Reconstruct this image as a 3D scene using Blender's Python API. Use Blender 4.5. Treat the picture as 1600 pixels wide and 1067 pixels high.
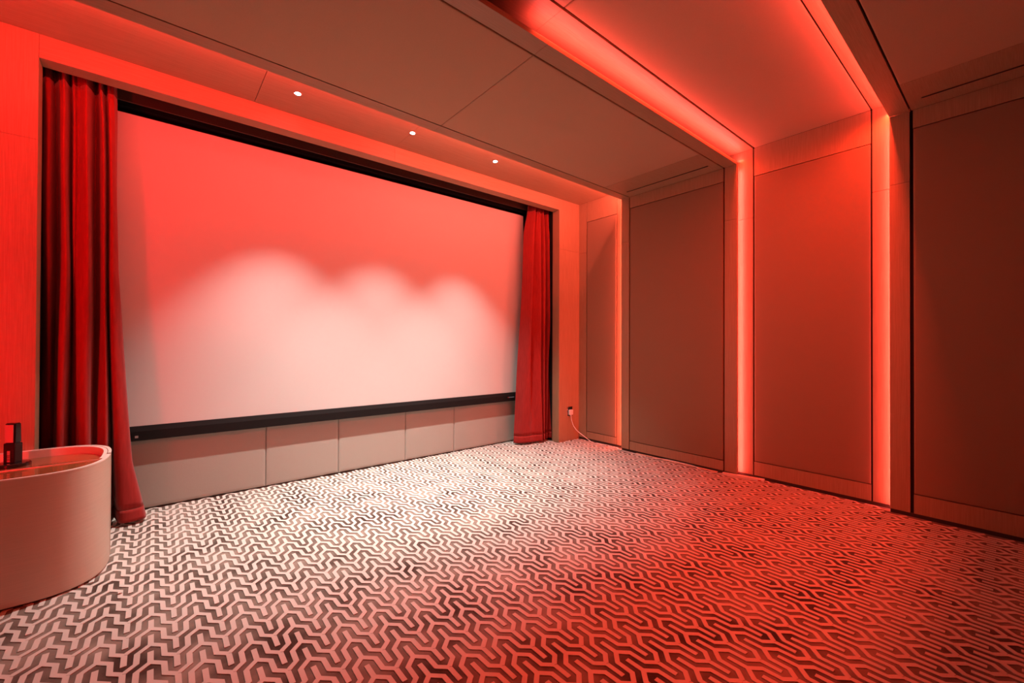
import bpy, bmesh, math, random
from mathutils import Vector, Matrix
random.seed(7)
D = bpy.data
COL = bpy.context.scene.collection
for o in list(D.objects):
    D.objects.remove(o)

# ------------------------------------------------------------------ camera
f, yaw, pitch, roll = 666.79, 0.6957, 0.0063, 0.0034
F = Vector((math.sin(yaw)*math.cos(pitch), math.cos(yaw)*math.cos(pitch), math.sin(pitch)))
R = Vector((math.cos(yaw), -math.sin(yaw), 0)); U = R.cross(F)
R2 = R*math.cos(roll)+U*math.sin(roll); U2 = -R*math.sin(roll)+U*math.cos(roll)
cd = D.cameras.new('camera'); cam = D.objects.new('camera', cd); COL.objects.link(cam)
cd.sensor_width = 36; cd.lens = f/1600*36; cd.clip_start = .05
m = Matrix((R2, U2, -F)).transposed().to_4x4(); m.translation = Vector((0, 0, 1.5))
cam.matrix_world = m
sc = bpy.context.scene
sc.camera = cam

# ------------------------------------------------------------------ room measures (metres)
XI, XO = 5.084, 5.181            # liner face and recess face of the right wall
XC = 2.058                       # centre line of the room
LI, LO = 2*XC-XI, 2*XC-XO        # the same two planes on the left
ZI, ZO = 3.564, 3.725            # liner ceiling and recess ceiling
T = .035                         # thickness of the liner edge
YF, YB = 4.539, 4.681            # front wall face, back edge of its opening
Y1, Y2, Y3, Y4 = 3.663, 3.529, 2.230, 2.092
Y5, Y6, Y7, Y8 = 1.950, .914, .771, .632
YEND = -3.2
OXL, OXR, OZ = -.66, 4.726, 3.556
YS = 5.066

# ------------------------------------------------------------------ world, exposure, light
w = D.worlds.new('world'); sc.world = w; w.use_nodes = True
w.node_tree.nodes['Background'].inputs[0].default_value = (0, 0, 0, 1)
vs = sc.view_settings
sc.display_settings.display_device = 'sRGB'
vs.view_transform = 'Standard'; vs.look = 'None'; vs.gamma = 1; vs.use_curve_mapping = False
vs.exposure = 0.0

LED_RED = (1.0, .0, .012)
LED_A = (1.0, .10, .06)
LED_C = (1.0, .045, .018)
LED_W = (1.0, .09, .08)

def area(name, loc, direction, length, long_axis, power, color, width=.012, spread=180):
    l = D.lights.new(name, 'AREA'); l.shape = 'RECTANGLE'; l.size = length; l.size_y = width
    l.energy = power; l.color = color; l.spread = math.radians(spread)
    o = D.objects.new(name, l); COL.objects.link(o)
    z = -Vector(direction).normalized(); x = Vector(long_axis).normalized(); y = z.cross(x)
    mm = Matrix((x, y, z)).transposed().to_4x4(); mm.translation = Vector(loc)
    o.matrix_world = mm
    return o

HZ = ZI/2; LZ = ZI-.06
# vertical strips hidden behind the liner edges: one row washes the recess wall, one row throws into the bay
for nm, side, y, sy, col, pw, ps in (
        ('front_bay', 1, Y1-.008, 1, LED_A, 14, 20), ('front_bay', -1, Y1-.008, 1, LED_RED, 8, 28),
        ('middle_bay_far', 1, Y4+.008, -1, LED_C, 14, 1.2), ('middle_bay_far', -1, Y4+.008, -1, LED_C, 7, 2),
        ('middle_bay_near', 1, Y7-.008, 1, LED_C, 14, 1.2), ('middle_bay_near', -1, Y7-.008, 1, LED_C, 7, 2)):
    x = XC+side*(XI+T+.006-XC)
    area('led_wash_'+nm, (x, y, HZ), (side, sy*.2, 0), LZ, (0, 0, 1), pw, LED_W if col is LED_C else col, spread=175)
    area('led_throw_'+nm, (x+side*.02, y+sy*.001, HZ), (0, sy, 0), LZ, (0, 0, 1), ps, col, width=.006)
# ceiling strips: the throw row is tipped down towards the carpet
for nm, y, sy, xa, xb, col, pw, ps, dn in (
        ('front_bay', Y1-.012, 1, 2.0, XO-.01, (1, .13, .09), 8, 48, 0), ('front_bay_left', Y1-.012, 1, LO+.01, 2.0, (1, .045, .035), 4, 44, 0),
        ('middle_bay_far', Y4+.012, -1, 1.95, XO-.01, LED_C, 19, 26, 3),
        ('middle_bay_near', Y7-.012, 1, 1.8, XO-.01, LED_C, 17, 102, 3.4)):
    area('led_wash_ceiling_'+nm, ((xa+xb)/2, y, ZI+T+.012), (0, sy*.28, 1), xb-xa, (1, 0, 0), pw, LED_W if col is LED_C else col, spread=175)
    if dn: area('led_bay_ceiling_'+nm, ((xa+xb)/2, y+sy*.02, ZI+T+.05), (0, sy, 0), xb-xa, (1, 0, 0), ps*.04, col)
    area('led_throw_ceiling_'+nm, ((xa+xb)/2, y+(sy*.02 if dn else -.022), ZI+T+(.045 if dn else .052)), (0, sy, -dn), xb-xa, (1, 0, 0), ps, col, spread=180 if dn < 1 else 150)

DOWN = [(.957, 4.135), (2.068, 4.125), (3.16, 4.115)]
def spot(name, x, y, z, power, half, blend):
    l = D.lights.new(name, 'SPOT'); l.energy = power; l.spot_size = math.radians(half*2); l.spot_blend = blend
    l.color = (1, .94, .87); l.shadow_soft_size = .022
    o = D.objects.new(name, l); COL.objects.link(o); o.location = (x, y, z)
for x, y in DOWN:
    spot('downlight_spill', x, y, ZO-.012, 360, 37, .7)
    spot('downlight_beam', x, y, ZO-.012, 210, 27, .9)

# ------------------------------------------------------------------ materials
def mat(name, color=(.5, .5, .5), rough=.5, metal=0, emit=None, strength=1, sheen=0, coat=0):
    mt = D.materials.new(name); mt.use_nodes = True
    b = mt.node_tree.nodes['Principled BSDF']
    b.inputs['Base Color'].default_value = (*color, 1); b.inputs['Roughness'].default_value = rough
    b.inputs['Metallic'].default_value = metal
    if sheen: b.inputs['Sheen Weight'].default_value = sheen; b.inputs['Sheen Roughness'].default_value = .5
    if coat: b.inputs['Coat Weight'].default_value = coat; b.inputs['Coat Roughness'].default_value = .05
    if emit: b.inputs['Emission Color'].default_value = (*emit, 1); b.inputs['Emission Strength'].default_value = strength
    return mt
def textured(name, c1, c2, scale, rough=.5, bump=.1, detail=4, dist=.002, noise_scale=1.0, sheen=0, coat=0, lo=.3, hi=.7, spec=.5):
    """two colours mixed by a stretched noise in world metres, with a fine bump"""
    mt = mat(name, c1, rough, sheen=sheen, coat=coat); nt = mt.node_tree; n = nt.nodes; L = nt.links
    b = n['Principled BSDF']; b.inputs['Specular IOR Level'].default_value = spec
    g = n.new('ShaderNodeNewGeometry'); mp = n.new('ShaderNodeMapping'); mp.inputs['Scale'].default_value = scale
    nz = n.new('ShaderNodeTexNoise'); nz.inputs['Scale'].default_value = noise_scale; nz.inputs['Detail'].default_value = detail
    cr = n.new('ShaderNodeValToRGB'); cr.color_ramp.elements[0].color = (*c1, 1); cr.color_ramp.elements[1].color = (*c2, 1)
    cr.color_ramp.elements[0].position = lo; cr.color_ramp.elements[1].position = hi
    bp = n.new('ShaderNodeBump'); bp.inputs['Strength'].default_value = bump; bp.inputs['Distance'].default_value = dist
    L.new(g.outputs['Position'], mp.inputs[0]); L.new(mp.outputs[0], nz.inputs['Vector'])
    L.new(nz.outputs['Fac'], cr.inputs[0]); L.new(cr.outputs[0], b.inputs['Base Color'])
    L.new(nz.outputs['Fac'], bp.inputs['Height']); L.new(bp.outputs[0], b.inputs['Normal'])
    return mt
W1, W2 = (.32, .21, .12), (.41, .275, .165)
M_WZ = textured('oak_veneer_upright', W1, W2, (220, 220, 5), .5, .25)
M_WX = textured('oak_veneer_lengthwise', W1, W2, (5, 220, 220), .5, .25)
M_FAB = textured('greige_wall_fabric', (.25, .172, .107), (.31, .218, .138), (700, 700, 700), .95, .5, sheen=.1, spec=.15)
M_CFB = textured('greige_ceiling_fabric_bounce_lit', (.44, .295, .185), (.52, .355, .225), (700, 700, 700), .95, .5, sheen=.1, spec=.15)  # lighter copy of the wall fabric, with carpet bounce light put into the colour
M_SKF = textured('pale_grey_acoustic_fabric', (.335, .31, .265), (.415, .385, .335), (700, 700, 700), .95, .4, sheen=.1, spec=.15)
M_DARK = mat('shadow_gap_black', (.012, .009, .008), .8)
M_BLACK = mat('black_masking_cloth', (.003, .003, .003), 1)
M_PLINTH = mat('dark_plinth', (.06, .04, .03), .5)
M_BRD = mat('dark_brown_board', (.10, .055, .04), .7)
M_SCREEN = textured('matt_white_screen', (.60, .585, .56), (.62, .605, .58), (400, 400, 400), .9, .03, spec=.1)
M_BAR = textured('black_textured_metal', (.006, .005, .005), (.010, .009, .009), (900, 900, 900), .7, .3, spec=.2)
M_VEL = textured('red_velvet', (.27, .018, .015), (.33, .025, .021), (60, 60, 8), .75, .15, sheen=.15, spec=.15)
M_CRM = textured('cream_satin_lacquer', (.57, .47, .37), (.61, .505, .40), (6, 6, 160), .45, .05, coat=.1)
M_RIM = mat('pale_lacquered_edge', (.80, .73, .65), .4)
M_WAL = textured('polished_walnut_top', (.17, .06, .022), (.34, .135, .05), (4, 30, 30), .15, .03, coat=.5, detail=6)
M_WHT = mat('white_plastic', (.82, .79, .76), .35)
M_HOLE = mat('socket_hole_dark', (.05, .04, .04), .6)
M_BPL = mat('black_gloss_plastic', (.012, .011, .011), .08, coat=.6)
M_BMT = mat('black_matt_plastic', (.018, .016, .016), .45)
M_PALE_REFL = mat('display_glass_painted_reflection', (.75, .68, .62), .25, metal=.35, coat=.6)  # pale base colour stands in for the bright reflection on dark glass
M_CHR = mat('downlight_reflector', (.75, .75, .75), .2, metal=1)
M_LAMP = mat('lit_downlight_lens', (1, 1, 1), .5, emit=(1, .95, .88), strength=40)
M_REDP = mat('red_switch', (.6, .02, .02), .3)
M_LOGO = mat('pale_blue_print', (.35, .45, .55), .5)
M_LABEL = mat('grey_maker_label', (.36, .30, .27), .5)
M_TRK = mat('pale_cable_trunking', (.75, .55, .42), .5)
M_LEAF = mat('dry_brown_leaf', (.25, .08, .03), .7)
M_LIGHT = textured('light_carpet_pile', (.62, .565, .51), (.70, .645, .59), (900, 900, 900), .95, .6, sheen=.1, spec=.1)
def carpet_dark():
    mt = textured('dark_carpet_pile', (.045, .027, .018), (.30, .25, .205), (3.2, 3.2, 3.2), .9, 0, detail=5, sheen=.25, spec=.1, lo=.34, hi=.66)
    nt = mt.node_tree; n = nt.nodes; L = nt.links
    n2 = n.new('ShaderNodeTexNoise'); n2.inputs['Scale'].default_value = 900
    g = [k for k in n if k.type == 'NEW_GEOMETRY'][0]; bp = [k for k in n if k.type == 'BUMP'][0]
    L.new(g.outputs['Position'], n2.inputs['Vector']); L.new(n2.outputs['Fac'], bp.inputs['Height'])
    bp.inputs['Strength'].default_value = .5
    return mt
M_CDARK = carpet_dark()

# ------------------------------------------------------------------ helpers
def link(name, bm, material, parent=None, smooth=False, recalc=True):
    if recalc: bmesh.ops.recalc_face_normals(bm, faces=bm.faces[:])
    me = D.meshes.new(name); vs_ = [v.co for v in bm.verts]
    c = Vector([(min(v[i] for v in vs_)+max(v[i] for v in vs_))/2 for i in range(3)])
    if parent is None: c.z = min(v.z for v in vs_)
    for v in bm.verts: v.co -= c
    bm.to_mesh(me); bm.free(); me.materials.append(material)
    if smooth:
        for p in me.polygons: p.use_smooth = True
    o = D.objects.new(name, me); COL.objects.link(o); o.location = c
    if parent is not None:
        o.parent = parent; o.location = c-parent.matrix_basis.translation if not parent.parent else c-world_loc(parent)
    return o
def world_loc(o):
    v = Vector(o.location)
    while o.parent: o = o.parent; v += Vector(o.location)
    return v
def empty(name, loc):
    o = D.objects.new(name, None); COL.objects.link(o); o.location = loc; o.empty_display_size = .1
    return o
def thing(o, label, cat, group=None):
    o['label'] = label; o['category'] = cat
    if group: o['group'] = group
    return o
def struct(o):
    o['kind'] = 'structure'; return o
def addbox(bm, x0, x1, y0, y1, z0, z1):
    r = bmesh.ops.create_cube(bm, size=1)
    for v in r['verts']:
        v.co = Vector((x0+(v.co.x+.5)*(x1-x0), y0+(v.co.y+.5)*(y1-y0), z0+(v.co.z+.5)*(z1-z0)))
    return r['verts']
def box(name, x0, x1, y0, y1, z0, z1, material, parent=None, bevel=0):
    bm = bmesh.new(); addbox(bm, min(x0, x1), max(x0, x1), min(y0, y1), max(y0, y1), min(z0, z1), max(z0, z1))
    if bevel: bmesh.ops.bevel(bm, geom=bm.edges[:], offset=bevel, segments=2, affect='EDGES', profile=.6)
    return link(name, bm, material, parent)
def pillow(name, u0, u1, v0, v1, depth, mapf, material, parent, bulge=.012, r=.022):
    """upholstered board: flat back, sides, and a face rounded over at the rim; mapf(u,v,c) -> world"""
    rings = [(0, -depth), (0, 0), (r*.12, bulge*.55), (r*.4, bulge*.85), (r, bulge)]
    bm = bmesh.new(); prev = None; first = None
    for i, (ins, c) in enumerate(rings):
        q = [(u0+ins, v0+ins), (u1-ins, v0+ins), (u1-ins, v1-ins), (u0+ins, v1-ins)]
        cur = [bm.verts.new(mapf(a, b, c)) for a, b in q]
        if prev:
            for k in range(4): bm.faces.new((prev[k], prev[(k+1) % 4], cur[(k+1) % 4], cur[k]))
        else: bm.faces.new(cur)
        prev = cur
    bm.faces.new(prev)
    o = link(name, bm, material, parent)
    return o
def tube(bm, pts, rad, n=8, cap=True):
    rings = []; up = Vector((0, 0, 1))
    P = [Vector(p) for p in pts]
    for i, p in enumerate(P):
        t = (P[min(i+1, len(P)-1)]-P[max(i-1, 0)]).normalized()
        a = t.cross(up if abs(t.z) < .9 else Vector((1, 0, 0))).normalized(); b = t.cross(a)
        rings.append([bm.verts.new(p+rad*(a*math.cos(2*math.pi*k/n)+b*math.sin(2*math.pi*k/n))) for k in range(n)])
    for i in range(len(rings)-1):
        for k in range(n): bm.faces.new((rings[i][k], rings[i][(k+1) % n], rings[i+1][(k+1) % n], rings[i+1][k]))
    if cap: bm.faces.new(rings[0]); bm.faces.new(rings[-1])
def cr(pts, n=8):
    """Catmull-Rom through points"""
    P = [Vector(p) for p in pts]; out = []
    for i in range(len(P)-1):
        p0, p1, p2, p3 = P[max(i-1, 0)], P[i], P[i+1], P[min(i+2, len(P)-1)]
        for k in range(n):
            t = k/n
            out.append(.5*((2*p1)+(p2-p0)*t+(2*p0-5*p1+4*p2-p3)*t*t+(3*p1-p0-3*p2+p3)*t**3))
    out.append(P[-1]); return out
def lathe(bm, cx, cy, prof, n=40):
    rings = [[bm.verts.new((cx+r*math.cos(2*math.pi*k/n), cy+r*math.sin(2*math.pi*k/n), z)) for k in range(n)] for r, z in prof]
    for i in range(len(rings)-1):
        for k in range(n): bm.faces.new((rings[i][k], rings[i][(k+1) % n], rings[i+1][(k+1) % n], rings[i+1][k]))
    return rings

# ------------------------------------------------------------------ floor with its carpet
floor = struct(box('floor', LO-.1, XO+.1, YEND-.1, YS+.1, -.05, 0, M_CDARK))
def carpet():
    PX, PY, OX, OY, SH = .1932, .1525, .764, 2.4212, .0022
    H, HW = .004, .0118
    nodes = {'A': (0, 0), 'B': (0, -.0896), 'C': (.0495, -.136), 'D': (.0515, -.218), 'E': (PX/2, -.259), 'H': (PX/2, -.3521),
             'c': (-.0495, -.136), 'd': (-.0515, -.218), 'e': (-PX/2, -.259)}
    inc = {'A': [('B', 0, 0)], 'B': [('A', 0, 0), ('C', 0, 0), ('c', 0, 0)], 'C': [('B', 0, 0), ('D', 0, 0)], 'D': [('C', 0, 0), ('E', 0, 0)],
           'E': [('D', 0, 0), ('d', 1, 0), ('H', 0, 0)], 'H': [('E', 0, 0)], 'c': [('B', 0, 0), ('d', 0, 0)], 'd': [('c', 0, 0), ('e', 0, 0)],
           'e': [('D', -1, 0), ('d', 0, 0), ('H', -1, 0)]}
    def pos(n, i=0): return Vector((nodes[n][0]+i*PX, nodes[n][1], 0))
    def corner(n, m, im, left):
        """the corner point at node n on the left/right of the edge towards m"""
        p = pos(n); ds = []
        for q, i, _ in inc[n]:
            d = (pos(q, i)-p).normalized(); ds.append((math.atan2(d.y, d.x), d, (q, i)))
        d0 = (pos(m, im)-p).normalized(); nrm = Vector((-d0.y, d0.x, 0))*(1 if left else -1)
        if len(ds) == 1: return p+nrm*HW
        a0 = math.atan2(d0.y, d0.x); best = None
        for a, d, k in ds:
            da = (a-a0) % (2*math.pi) if left else (a0-a) % (2*math.pi)
            if da < 1e-4 or da > 2*math.pi-1e-4: continue
            if best is None or da < best[0]: best = (da, d)
        half = best[0]/2
        return p+(d0*math.cos(half)+nrm*math.sin(half))*(HW/max(.25, math.sin(half)))
    edges = [('A', 'B', 0), ('B', 'C', 0), ('B', 'c', 0), ('C', 'D', 0), ('c', 'd', 0), ('D', 'E', 0), ('d', 'e', 0), ('E', 'H', 0)]
    shapes = []
    for a, b, _ in edges:
        al, ar = corner(a, b, 0, True), corner(a, b, 0, False)
        bl, br = corner(b, a, 0, True), corner(b, a, 0, False)
        pa, pb = pos(a), pos(b)
        # going round: a-left .. b-right(seen from b) , b node, b-left, a-right, a node
        shapes.append([al, br, pb, bl, ar, pa])
    verts = []; faces = []
    for i in range(-12, 26):
        for j in range(-40, 22):
            o = Vector((OX+i*PX, OY+j*PY+i*SH, 0))
            for s in shapes:
                c = sum(((q+o) for q in s), Vector())/6
                if not (LI-.08 < c.x < XI+.08 and YEND < c.y < YS-.01): continue
                if (c.x > XI-.02 or c.x < LI+.02) and not (Y7 < c.y < Y4 or c.y > Y1): continue
                if c.y > YF-.01 and not (OXL+.02 < c.x < OXR-.02): continue
                k = len(verts)
                for q in s: verts.append((q.x+o.x, q.y+o.y, H))
                for q in s: verts.append((q.x+o.x, q.y+o.y, 0.0005))
                faces.append(tuple(k+n for n in (5, 4, 3, 2, 1, 0)))
                faces.append((k+0, k+1, k+7, k+6)); faces.append((k+4, k+3, k+9, k+10)) if False else faces.append((k+3, k+4, k+10, k+9))
                if s is shapes[0]: faces.append((k+4, k+5, k+11, k+10)); faces.append((k+5, k+0, k+6, k+11))
                if s is shapes[-1]: faces.append((k+1, k+2, k+8, k+7)); faces.append((k+2, k+3, k+9, k+8))
    me = D.meshes.new('raised_light_pile'); me.from_pydata(verts, [], faces); me.materials.append(M_LIGHT)
    bm = bmesh.new(); bm.from_mesh(me); bmesh.ops.recalc_face_normals(bm, faces=bm.faces[:])
    for fc in bm.faces:
        if abs(fc.normal.z) > .9 and fc.normal.z < 0: fc.normal_flip()
    bm.to_mesh(me); bm.free()
    o = D.objects.new('raised_light_pile', me); COL.objects.link(o); o.parent = floor
    o.location = -Vector(floor.location)
    o['kind'] = 'stuff'; o['label'] = 'raised beige lines of the honeycomb meander pattern'
carpet()

# ------------------------------------------------------------------ side walls
def side_wall(name, s):
    """s=+1 right, -1 left; x measured from the centre line"""
    X = lambda d: XC+s*(d-XC)          # d: right-wall coordinate
    root = struct(box(name, X(XO+.02), X(XO+.14), YEND, YS+.1, 0, ZO+.1, M_DARK))
    B = lambda nm, d0, d1, y0, y1, z0, z1, mt=M_WZ: box(nm, X(d0), X(d1), y0, y1, z0, z1, mt, root, bevel=.0012)
    ZJ = 2.945; g = .003
    def upright(y0, y1, d0, d1, ztop):
        B('wood_stile', d0, d1, y0, y1, .036, ZJ-g); B('wood_stile', d0, d1, y0, y1, ZJ, ztop)
    def panel(y0, y1, face, ztop, ztr, zbr):
        B('top_rail', face, face+.02, y0, y1, ztr, ztop)
        B('bottom_rail', face, face+.02, y0, y1, .036, zbr)
        mp = lambda u, v, c: (X(face-c+.004), u, v)
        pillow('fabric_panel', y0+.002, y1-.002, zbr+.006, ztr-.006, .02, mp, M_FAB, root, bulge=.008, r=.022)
    def plinth(y0, y1, face):
        B('plinth', face+.012, face+.03, y0, y1, 0, .034, M_PLINTH)
    # front recess
    upright(4.388, YF, XO, XO+.02, ZO); panel(3.817, 4.38, XO, ZO, 3.42, .138); upright(Y2-.1, 3.809, XO, XO+.02, ZO)
    plinth(Y2-.1, YF, XO)
    # liner bay between the coves
    upright(Y2+.006, Y1, XI, XI+T, ZI); panel(Y3+.012, Y2-.006, XI, ZI-.001, 3.41, .15); upright(Y4, Y3-.002, XI, XI+T, ZI)
    B('liner_backing', XI+.022, XI+T, Y3-.002, Y2+.006, .036, ZI+T, M_DARK); plinth(Y4, Y1, XI)
    # middle recess
    upright(Y5+.006, Y4+.18, XO, XO+.02, ZO); panel(Y6+.006, Y5-.006, XO, ZO, 3.41, .188); upright(Y7-.18, Y6-.006, XO, XO+.02, ZO)
    plinth(Y7-.18, Y4+.18, XO)
    # near liner bay
    upright(Y8+.004, Y7, XI, XI+T, ZI); panel(-.72, Y8-.018, XI, ZI-.001, 3.405, .2); upright(-.87, -.735, XI, XI+T, ZI)
    B('liner_backing', XI+.022, XI+T, -.735, Y8+.004, .036, ZI+T, M_DARK); plinth(-.87, Y7, XI)
    # a last recess behind the photographer
    upright(-1.02, -.75, XO, XO+.02, ZO); panel(-2.05, -1.03, XO, ZO, 3.41, .188); upright(YEND, -2.06, XO, XO+.02, ZO)
    return root
wall_right = side_wall('wall_right', 1)
wall_left = side_wall('wall_left', -1)
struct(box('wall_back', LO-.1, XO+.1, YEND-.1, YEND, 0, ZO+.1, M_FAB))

# ------------------------------------------------------------------ ceiling
ceil = struct(box('ceiling', LO-.14, XO+.14, YEND-.1, YS+.12, ZO+.022, ZO+.14, M_DARK))
def CB(nm, x0, x1, y0, y1, z0, z1, mt=M_WX): return box(nm, x0, x1, y0, y1, z0, z1, mt, ceil, bevel=.0012)
mapc = lambda zf: (lambda u, v, c: (u, v, zf-c+.004))
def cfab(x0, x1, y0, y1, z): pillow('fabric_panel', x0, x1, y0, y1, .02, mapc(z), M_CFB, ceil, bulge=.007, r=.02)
# front recess boards, with the access hatch line
CB('wood_board', LO, .682, Y2-.1, YF, ZO, ZO+.02); CB('wood_board', .6865, XC-.0006, Y2-.1, YF, ZO, ZO+.02)
CB('wood_board', XC+.0006, XO, Y2-.1, YF, ZO, ZO+.02)
def liner(yn, yf, nm_far=True, slots=True, strip_near=None, strip_far=None):
    """liner ceiling from near edge yn to far edge yf"""
    sn, sf = strip_near, strip_far
    for xa, xb in ((LI, XC-.0008), (XC+.0008, XI)):
        if sf: CB('wood_border', xa, xb, sf[0], sf[1], ZI, ZI+T)
        if sn: CB('wood_border', xa, xb, sn[0], sn[1], ZI, ZI+T)
    ya = sn[1]+.012 if sn else yn; yb = sf[0]-.012 if sf else yf
    SX = 4.515
    for s in (1, -1):
        X = lambda d: XC+s*(d-XC)
        cfab(min(X(XC+.002), X(SX)), max(X(XC+.002), X(SX)), ya, yb, ZI)
        sl0, sl1, e = 4.872, 4.895, .085
        if s < 0:
            CB('wood_side_strip', X(SX+.003), X(XI), ya, yb, ZI, ZI+.02)
            continue
        CB('wood_side_strip', X(SX+.003), X(sl0), ya, yb, ZI, ZI+.02)
        CB('wood_side_strip', X(sl1), X(XI), ya, yb, ZI, ZI+.02)
        CB('slot_end_block', X(sl0), X(sl1), ya, ya+e, ZI, ZI+.02); CB('slot_end_block', X(sl0), X(sl1), yb-e, yb, ZI, ZI+.02)
        if s == 1 or True:
            t = empty('ceiling_air_slot', (X((sl0+sl1)/2), (ya+yb)/2, ZI-.001))
            where = ('thin dark air slot in the ceiling above the plain bay beside the screen wall' if nm_far else
                     'long dark air slot in the ceiling above the nearest right wall panel')
            thing(t, where, 'air vent')
            a, b = sorted((X(sl0), X(sl1)))
            bm = bmesh.new()
            addbox(bm, a+.0005, a+.003, ya+e+.002, yb-e-.002, ZI-.001, ZI+.018); addbox(bm, b-.003, b-.0005, ya+e+.002, yb-e-.002, ZI-.001, ZI+.018)
            addbox(bm, a+.003, b-.003, ya+e+.002, ya+e+.006, ZI-.001, ZI+.018); addbox(bm, a+.003, b-.003, yb-e-.006, yb-e-.002, ZI-.001, ZI+.018)
            link('slot_frame', bm, M_PLINTH, t)
            box('slot_blade', (a+b)/2-.0012, (a+b)/2+.0012, ya+e+.006, yb-e-.006, ZI+.004, ZI+.016, M_BLACK, t)
    CB('liner_backing', LI, XI, ya-.012, yb+.012, ZI+.022, ZI+T, M_DARK)
liner(Y4, Y1, True, True, (Y4, Y3-.002), (Y2+.006, Y1))
liner(-.87, Y7, False, True, (-.87, -.735), (Y8+.004, Y7))
# middle recess ceiling
CB('wood_board', XC+.0006, XO, Y5+.006, Y4+.18, ZO, ZO+.02); CB('wood_board', LO, XC-.0006, Y5+.006, Y4+.18, ZO, ZO+.02)
CB('wood_board', XC+.0006, XO, Y7-.18, Y6-.006, ZO, ZO+.02); CB('wood_board', LO, XC-.0006, Y7-.18, Y6-.006, ZO, ZO+.02)
cfab(XC+.004, XO-.002, Y6+.006, Y5-.012, ZO)
CB('access_board', 1.2, XC-.004, Y6+.006, Y5-.012, ZO, ZO+.02)
cfab(LO+.002, 1.192, Y6+.006, Y5-.012, ZO)
CB('wood_board', LO, XO, -1.02, -.75, ZO, ZO+.02); cfab(LO, XO, -2.05, -1.03, ZO); CB('wood_board', LO, XO, YEND, -2.06, ZO, ZO+.02)

# ------------------------------------------------------------------ front wall with its deep opening
wf = struct(box('wall_front', LO-.1, XO+.1, YS+.02, YS+.14, 0, ZO+.1, M_BLACK))
def FB(nm, x0, x1, y0, y1, z0, z1, mt): return box(nm, x0, x1, y0, y1, z0, z1, mt, wf, bevel=.0012)
g = .0012; ZJ = 2.96
for nm, a, b in (('frame_upright', LO-.02, OXL), ('frame_upright', OXR, XO+.02)):
    FB(nm, a, b, YF, YB, .0, ZJ-g, M_WZ); FB(nm, a, b, YF, YB, ZJ+g*.3, ZO+.02, M_WZ)
FB('frame_header', OXL+g, XC-.0005, YF, YB, OZ, ZO+.02, M_WX); FB('frame_header', XC+.0005, OXR-g, YF, YB, OZ, ZO+.02, M_WX)
FB('recess_side', LO, OXL-.035, YB, YS+.02, 0, ZO, M_BLACK); FB('recess_side', OXR+.035, XO, YB, YS+.02, 0, ZO, M_BLACK)
FB('recess_top', OXL-.035, OXR+.035, YB, YS+.02, 3.715, ZO+.02, M_BLACK)
FB('pelmet_board', OXL-.035, OXR+.035, 4.925, 4.94, 3.575, 3.715, M_BRD)
# upholstered boards below the screen
joints = [-.22, .889, 1.626, 2.456, 3.182, 4.322]
for a, b in zip(joints[:-1], joints[1:]):
    pillow('upholstered_board', a+.0015, b-.0015, .014, .80, .018, lambda u, v, c: (u, YS+.002-c, v), M_SKF, wf, bulge=.012, r=.03)
FB('skirt_base', -.21, 4.31, YS+.008, YS+.02, 0, .014, M_PLINTH)

# ------------------------------------------------------------------ projection screen
scr = thing(empty('projection_screen', (XC, 5.0, .64)), 'huge white projection screen hanging in the black recess between the red curtains', 'screen')
def slab(nm, x0, x1, y0, y1, z0, z1, mt, par, bevel=0): return box(nm, x0, x1, y0, y1, z0, z1, mt, par, bevel)
slab('screen_surface', -.284, 4.401, 5.008, 5.012, .72, 3.506, M_SCREEN, scr)
bm = bmesh.new()   # bottom bar with a sloping upper face
prof = [(5.02, .638), (4.992, .638), (4.990, .642), (4.990, .720), (5.004, .766), (5.02, .766)]
v0 = [bm.verts.new((-.30, y, z)) for y, z in prof]; v1 = [bm.verts.new((4.42, y, z)) for y, z in prof]
for k in range(6): bm.faces.new((v0[k], v0[(k+1) % 6], v1[(k+1) % 6], v1[k]))
bm.faces.new(v0); bm.faces.new(v1)
bar = link('bottom_bar', bm, M_BAR, scr)
box('maker_label', -.134, -.112, 4.9885, 4.9895, .664, .684, M_LABEL, bar)
bm = bmesh.new()
for k in range(7):
    addbox(bm, 4.108+k*.0155, 4.108+k*.0155+.0115, 4.9885, 4.9895, .690, .700)
link('printed_mark', bm, M_LOGO, bar)
box('printed_dot', 4.090, 4.102, 4.9885, 4.9895, .688, .702, M_REDP, bar)
slab('screen_housing', -.30, 4.42, 5.0, 5.06, 3.56, 3.70, M_BLACK, scr)

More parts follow.
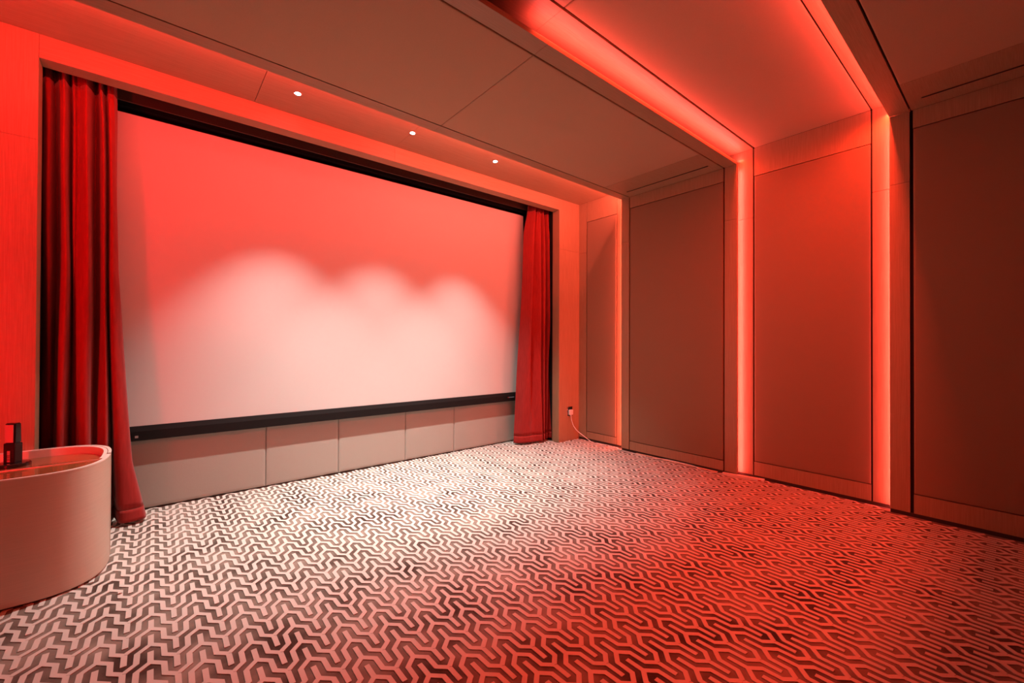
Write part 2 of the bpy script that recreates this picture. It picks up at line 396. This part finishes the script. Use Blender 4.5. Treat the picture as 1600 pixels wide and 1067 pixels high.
# ------------------------------------------------------------------ curtains
def curtain(name, label, rows, zs, yc, amp, gather, seed):
    """rows: one list of (x, depth) per height, same count; top heading gathered by fine ripples"""
    rnd = random.Random(seed); NS = 7; NZ = 60
    root = thing(empty(name, (sum(p[0] for p in rows[-1])/len(rows[-1]), yc, .03)), label, 'curtain')
    crv = []
    for r in rows:
        crv.append(cr([(p[0], yc-amp*p[1], 0) for p in r], NS))
    n = len(crv[0])
    ph = [rnd.uniform(0, 6.28) for _ in range(4)]
    def at(z, k):
        for i in range(len(zs)-1):
            if z <= zs[i] and z >= zs[i+1]:
                t = (zs[i]-z)/(zs[i]-zs[i+1])
                a, b = crv[i][k], crv[i+1][k]
                tt = t*t*(3-2*t) if i in (0,) else t
                p = a.lerp(b, tt); break
        gq = max(0, min(1, (z-(zs[0]-.75))/.75))**1.6
        u = k/(n-1)*math.pi*2
        p.y += gather*gq*(math.sin(u*11+ph[0])*.6+math.sin(u*17+ph[1])*.5)
        p.x += .0035*math.sin(z*3+u*3+ph[2])*(1-gq)
        p.y += .006*math.sin(z*2.3+u*5+ph[3])
        return p
    def sheet(z0, z1, nz, dy=0):
        bm = bmesh.new(); G = []
        for i in range(nz+1):
            z = z0+(z1-z0)*i/nz; row = []
            for k in range(n):
                p = at(z, k); row.append(bm.verts.new((p.x, p.y-dy, z)))
            G.append(row)
        for i in range(nz):
            for k in range(n-1): bm.faces.new((G[i][k], G[i][k+1], G[i+1][k+1], G[i+1][k]))
        return bm
    for nm, z0, z1, nz, dy in (('cloth', zs[0]-.09, .135, NZ, 0), ('heading_tape', zs[0], zs[0]-.088, 3, .002), ('hem', .134, .035, 4, .003)):
        o = link(nm, sheet(z0, z1, nz, dy), M_VEL, root, smooth=True, recalc=False)
        md = o.modifiers.new('thickness', 'SOLIDIFY'); md.thickness = .003; md.offset = 0
    return root
xm = [-.683, -.656, -.623, -.602, -.582, -.554, -.526, -.516, -.498, -.48, -.47, -.43, -.408, -.393, -.36, -.319, -.307, -.28, -.246, -.25]
dm = [-1, .1, .5, -.9, -.3, .8, .9, -.9, .3, .2, .5, 1, .8, -1, -.6, .7, -.6, .7, .3, -.6]
xb = [-.677, -.667, -.644, -.63, -.617, -.583, -.549, -.535, -.514, -.485, -.468, -.417, -.377, -.366, -.325, -.275, -.256, -.209, -.075, -.056]
db = [-1, -.9, -.9, -1, .2, .8, .4, -1, -1, -.8, .5, 1, .9, .1, .7, 1.0, -1, 1.1, 1.0, -.1]
n_ = len(xm)
top = [(-.69+.43*k/(n_-1), .55*d+.05) for k, d in enumerate(dm)]
up = [(.6*(-.69+.43*k/(n_-1))+.4*x, .9*d) for k, (x, d) in enumerate(zip(xm, dm))]
mid = list(zip(xm, dm)); bot = list(zip(xb, db))
mid2 = [(a*.6+b*.4, c*.35+d*.65) for a, b, c, d in zip(xm, xb, dm, db)]
mid3 = [(a*.45+b*.55, c*.2+d*.8) for a, b, c, d in zip(xm, xb, dm, db)]
curtain('stage_curtain', 'wide red velvet curtain left of the screen, its flared foot beside the oval counter', [top, up, mid, mid2, mid3, bot], [3.62, 3.2, 2.1, .95, .5, .035], 4.80, .095, .012, 3)
xm = [4.219, 4.26, 4.315, 4.374, 4.44, 4.534, 4.568, 4.603, 4.651, 4.672, 4.708, 4.751, 4.775, 4.80]
dm = [-.8, .4, .9, -.3, .1, .7, -.5, .6, .4, -.6, .7, .3, -.7, -1]
xb = [4.088, 4.151, 4.265, 4.356, 4.435, 4.522, 4.542, 4.576, 4.611, 4.631, 4.659, 4.68, 4.765, 4.79]
db = [-.7, .3, .7, .8, 1.0, 1.15, -.4, .9, .6, -.4, .7, -.6, .8, -.8]
n_ = len(xm)
top = [(4.352+.445*k/(n_-1), .55*d+.05) for k, d in enumerate(dm)]
up = [(.5*(4.352+.445*k/(n_-1))+.5*x, .9*d) for k, (x, d) in enumerate(zip(xm, dm))]
mid = list(zip(xm, dm)); bot = list(zip(xb, db))
mid2 = [(a*.5+b*.5, c*.5+d*.5) for a, b, c, d in zip(xm, xb, dm, db)]
curtain('stage_curtain', 'narrow red velvet curtain right of the screen near the wall socket', [top, up, mid, mid2, bot], [3.62, 3.1, 1.75, .85, .035], 4.80, .095, .012, 9)

# ------------------------------------------------------------------ downlights
for i, (x, y) in enumerate(DOWN):
    lab = ['small round ceiling downlight nearest the left curtain', 'middle one of the three ceiling downlights in front of the screen',
           'small round ceiling downlight nearest the right wall'][i]
    t = thing(empty('ceiling_downlight', (x, y, ZO-.004)), lab, 'downlight', 'downlights in front of the screen')
    bm = bmesh.new(); lathe(bm, x, y, [(.036, ZO+.0), (.036, ZO-.003), (.033, ZO-.004), (.027, ZO-.003), (.024, ZO+.0), (.036, ZO)], 32)
    link('trim_ring', bm, M_CHR, t, smooth=False)
    bm = bmesh.new(); r = lathe(bm, x, y, [(.0245, ZO-.001), (.0245, ZO-.0025), (.018, ZO-.006)], 32); bm.faces.new(r[-1]); bm.faces.new(r[0])
    link('lens', bm, M_LAMP, t)

# ------------------------------------------------------------------ oval-ended counter at the left
CY, RY, XE = 4.085, .45, -.235
def oval(inset, n=96):
    """outline of the counter end; open at the left wall"""
    A, N = .36, 2.7; pts = []
    ry = RY-inset
    for k in range(n+1):
        t = -math.pi/2+math.pi*k/n
        c, s = math.cos(t), math.sin(t)
        pts.append((XE-inset-(A-inset*.5)+(A-inset*.5)*abs(c)**(2/N), CY+ry*math.copysign(abs(s)**(2/N), s)))
    return [(LI+.007, CY-ry)]+pts+[(LI+.007, CY+ry)]
def band(i0, i1, z0, z1, closed_top=True, k0=0, k1=None):
    a, b = oval(i0), oval(i1); a = a[k0:k1]; b = b[k0:k1]; bm = bmesh.new()
    L_ = []
    for (p, z) in ((a, z0), (a, z1), (b, z1), (b, z0)):
        L_.append([bm.verts.new((q[0], q[1], z)) for q in p])
    for j in range(4):
        A, B = L_[j], L_[(j+1) % 4]
        for k in range(len(A)-1): bm.faces.new((A[k], A[k+1], B[k+1], B[k]))
    bm.faces.new([L_[j][0] for j in range(4)]); bm.faces.new([L_[j][-1] for j in range(4)])
    return bm
cnt = thing(empty('oval_counter', (-.62, CY, 0)), 'cream oval-ended counter with a sunken polished walnut top, against the wall at the left', 'counter')
SPL = 49   # where the front shell ends and the back shell starts
link('front_shell', band(0, .012, .018, .728, k1=SPL), M_CRM, cnt)
link('back_shell', band(.001, .016, .018, .728, k0=SPL), M_CRM, cnt)
link('front_rim', band(-.001, .020, .728, .734, k1=SPL), M_RIM, cnt)
link('back_rim', band(.0, .017, .728, .734, k0=SPL), M_RIM, cnt)
link('inner_rim', band(.021, .040, .60, .733, k0=SPL-8), M_RIM, cnt)
link('shell_seam', band(.003, .010, .018, .731, k0=SPL-1, k1=SPL+2), M_PLINTH, cnt)
link('foot_plinth', band(.02, .03, 0, .018), M_PLINTH, cnt)
def deck(nm, inset, z0, z1, ya, yb, mt):
    pts = [p for p in oval(inset) if ya-1e-6 <= p[1] <= yb+1e-6]
    xs = lambda y: min((abs(p[1]-y), p[0]) for p in oval(inset)[1:-1])[1]
    if ya > CY-RY: pts = [(LI+.007, ya), (xs(ya), ya)]+[p for p in pts if p[0] > LI+.01]+[(LI+.007, CY+RY-inset)]
    else: pts = [(LI+.007, CY-RY+inset)]+[p for p in pts if p[0] > LI+.01]+[(xs(yb), yb), (LI+.007, yb)]
    bm = bmesh.new(); a = [bm.verts.new((x, y, z0)) for x, y in pts]; b = [bm.verts.new((x, y, z1)) for x, y in pts]
    bm.faces.new(a); bm.faces.new(b)
    for k in range(len(a)): bm.faces.new((a[k], a[(k+1) % len(a)], b[(k+1) % len(a)], b[k]))
    return link(nm, bm, mt, cnt)
YD = 4.17
for o in cnt.children:
    for p in o.data.polygons: p.use_smooth = True
    o.data.set_sharp_from_angle(angle=math.radians(30))
deck('rear_top_leaf', .028, .655, .680, YD+.002, 9, M_WAL)
deck('front_top_leaf', .028, .650, .676, -9, YD-.0005, M_WAL)
box('leaf_edge_strip', LI+.01, -.29, YD-.001, YD+.002, .676, .6812, M_RIM, cnt)

# handset standing in its charging dock on the counter
HX, HY, HZ0 = -.722, 4.30, .6765
dock = thing(empty('charging_dock', (HX, HY, HZ0)), 'round black charging dock on the walnut counter top', 'charging dock')
bm = bmesh.new()
rr = lathe(bm, HX, HY, [(.080, HZ0+.0005), (.084, HZ0+.004), (.084, HZ0+.024), (.078, HZ0+.029), (.02, HZ0+.031)], 48)
bm.faces.new(rr[-1]); bm.faces.new(rr[0])
link('round_base', bm, M_BPL, dock, smooth=False)
ang = -.62
def rotbox(bm, w, d, z0, z1, ox=0, oy=0, taper=0, lean=0):
    vs2 = addbox(bm, -w/2, w/2, -d/2, d/2, z0, z1)
    for v in vs2:
        t = (v.co.z-z0)/(z1-z0) if z1 > z0 else 0
        x, y = v.co.x*(1-taper*t)+ox, v.co.y*(1-taper*t)+oy+lean*(v.co.z-HZ0)
        v.co.x = HX+x*math.cos(ang)-y*math.sin(ang); v.co.y = HY+x*math.sin(ang)+y*math.cos(ang)
    return vs2
bm = bmesh.new(); rotbox(bm, .070, .052, HZ0+.03, HZ0+.158, taper=.0); bmesh.ops.bevel(bm, geom=bm.edges[:], offset=.003, segments=2, affect='EDGES')
cradle = link('cradle', bm, M_BMT, dock)
for k in range(5):
    for sx in (-.024, .024):
        bm = bmesh.new(); rotbox(bm, .014, .002, HZ0+.068+k*.011, HZ0+.071+k*.011, ox=sx, oy=-.0272); link('vent_slat', bm, M_PLINTH, cradle)
bm = bmesh.new(); rotbox(bm, .018, .002, HZ0+.036, HZ0+.11, oy=-.0272); link('charge_window', bm, M_PALE_REFL, cradle)
for z in (.05, .064, .076):
    bm = bmesh.new(); rotbox(bm, .018, .0012, HZ0+z, HZ0+z+.004, oy=-.0286); link('window_bar', bm, M_BMT, cradle)
bm = bmesh.new(); tube(bm, cr([(HX-.08, HY+.02, HZ0+.012), (HX-.13, HY+.05, HZ0+.03), (HX-.2, HY+.06, HZ0+.012), (LI+.02, HY+.1, HZ0+.006)], 6), .0028, 6)
link('power_lead', bm, M_BMT, dock, smooth=True)
hs = thing(empty('cordless_handset', (HX, HY, HZ0+.159)), 'upright black cordless handset with a shiny face, standing in the round dock', 'handset')
bm = bmesh.new(); rotbox(bm, .066, .046, HZ0+.1585, HZ0+.29, taper=.04); bmesh.ops.bevel(bm, geom=bm.edges[:], offset=.006, segments=3, affect='EDGES')
link('body', bm, M_BPL, hs)
bm = bmesh.new(); rotbox(bm, .050, .002, HZ0+.163, HZ0+.28, ox=-.001, oy=-.0232); link('display_glass', bm, M_PALE_REFL, hs)
for z in (.235, .258):
    bm = bmesh.new(); rotbox(bm, .004, .012, HZ0+z, HZ0+z+.012, ox=-.0335, oy=0); link('side_key', bm, M_BMT, hs)

# ------------------------------------------------------------------ socket, plug, lead and power strip
sk = thing(empty('wall_socket', (4.966, YF-.006, .385)), 'black wall socket low on the red-lit front wall right of the opening', 'socket')
box('face_plate', 4.909, 5.022, YF-.008, YF-.0005, .385, .528, M_BPL, sk, .0015)
for i in range(3):
    box('pin_hole', [4.925, 4.945, 4.935][i], [4.933, 4.953, 4.943][i], YF-.0086, YF-.008, [.49, .49, .505][i], [.496, .496, .515][i], M_HOLE, sk)
pg = thing(empty('plug', (4.952, 4.50, .405)), 'white three-pin plug pushed into the black wall socket', 'plug')
box('plug_body', 4.924, 5.000, 4.492, YF-.0087, .405, .485, M_WHT, pg, .010)
box('cord_grip', 4.954, 4.970, 4.498, 4.514, .388, .408, M_WHT, pg, .003)
ps = thing(empty('power_strip', (5.075, 2.02, .004)), 'white multi-socket power strip lying on the carpet by the bright wall cove', 'power strip')
pa, pb_ = Vector((5.026, 2.225, 0)), Vector((5.118, 1.815, 0)); dv = (pb_-pa).normalized(); nv = Vector((-dv.y, dv.x, 0)); Ls = (pb_-pa).length
def stripbox(nm, u0, u1, v0, v1, z0, z1, mt, par, bevel=0, chamfer=False):
    bm = bmesh.new(); addbox(bm, u0, u1, v0, v1, z0, z1)
    if bevel: bmesh.ops.bevel(bm, geom=bm.edges[:], offset=bevel, segments=2, affect='EDGES')
    for v in bm.verts: v.co = pa+dv*v.co.x+nv*v.co.y+Vector((0, 0, v.co.z))
    return link(nm, bm, mt, par)
bm = bmesh.new(); o8 = [(0, -.017), (0, .017), (.018, .027), (Ls, .027), (Ls, -.027), (.018, -.027)]
for z0, z1, k in ((.0045, .032, 1),):
    a = [bm.verts.new(pa+dv*u+nv*v+Vector((0, 0, z0))) for u, v in o8]; b = [bm.verts.new(pa+dv*u+nv*v*.94+Vector((0, 0, z1))) for u, v in o8]
    bm.faces.new(a); bm.faces.new(b)
    for i in range(6): bm.faces.new((a[i], a[(i+1) % 6], b[(i+1) % 6], b[i]))
bmesh.ops.bevel(bm, geom=bm.edges[:], offset=.002, segments=2, affect='EDGES')
body = link('strip_body', bm, M_WHT, ps)
for k in range(5):
    u = .062+k*.072
    so = stripbox('outlet', u-.022, u+.022, -.020, .020, .0318, .0332, M_WHT, ps, .0006)
    for du, dv_ in ((-.010, 0), (.008, -.011), (.008, .011)):
        stripbox('pin_hole', u+du-.003, u+du+.003, dv_-.0025, dv_+.0025, .0330, .0336, M_HOLE, so)
stripbox('rocker_switch', Ls-.028, Ls-.008, -.009, .009, .0318, .037, M_WHT, ps, .002)
stripbox('warning_sticker', Ls-.06, Ls-.03, -.0282, -.0268, .012, .022, M_REDP, ps)
cb = bmesh.new()
path = [(4.962, 4.506, .392), (4.962, 4.495, .33), (4.975, 4.465, .24), (5.01, 4.42, .165), (5.06, 4.35, .10), (5.10, 4.27, .04), (5.09, 4.16, .010), (5.14, 3.98, .010),
        (5.11, 3.80, .010), (5.055, 3.66, .010), (5.045, 3.50, .010), (5.02, 3.30, .010), (4.985, 3.17, .010), (4.995, 3.10, .012), (5.035, 3.02, .0195), (5.060, 2.97, .0185), (5.068, 2.90, .019),
        (5.066, 2.76, .019), (5.062, 2.64, .019), (5.04, 2.55, .0195), (4.99, 2.47, .012), (4.985, 2.36, .009), (5.01, 2.27, .012), (5.027, 2.222, .018)]
tube(cb, cr(path, 7), .0052, 8)
thing(link('power_lead', cb, M_WHT, None, smooth=True), 'white power lead drooping from the plug and running along the wall foot', 'cord')
thing(box('cable_trunking', 5.045, 5.078, 2.30, 3.40, .0045, .0145, M_TRK, None, .002), 'long thin strip of cable trunking lying on the carpet along the right wall', 'trunking')
bm = bmesh.new()
for i, (a_, r_) in enumerate([(0, .016), (.8, .009), (1.9, .005), (3.14, .014), (4.3, .005), (5.4, .009)]): bm.verts.new((-.157+r_*math.cos(a_+.4), 3.448+.6*r_*math.sin(a_+.4)+.001, .006+.002*(i % 2)))
bm.verts.ensure_lookup_table(); bm.faces.new(bm.verts[:]); rgeo = bmesh.ops.extrude_face_region(bm, geom=bm.faces[:])
for e in rgeo['geom']:
    if isinstance(e, bmesh.types.BMVert): e.co.z += .003
thing(link('dry_leaf', bm, M_LEAF), 'tiny dry brown scrap lying on the carpet in front of the counter', 'leaf')
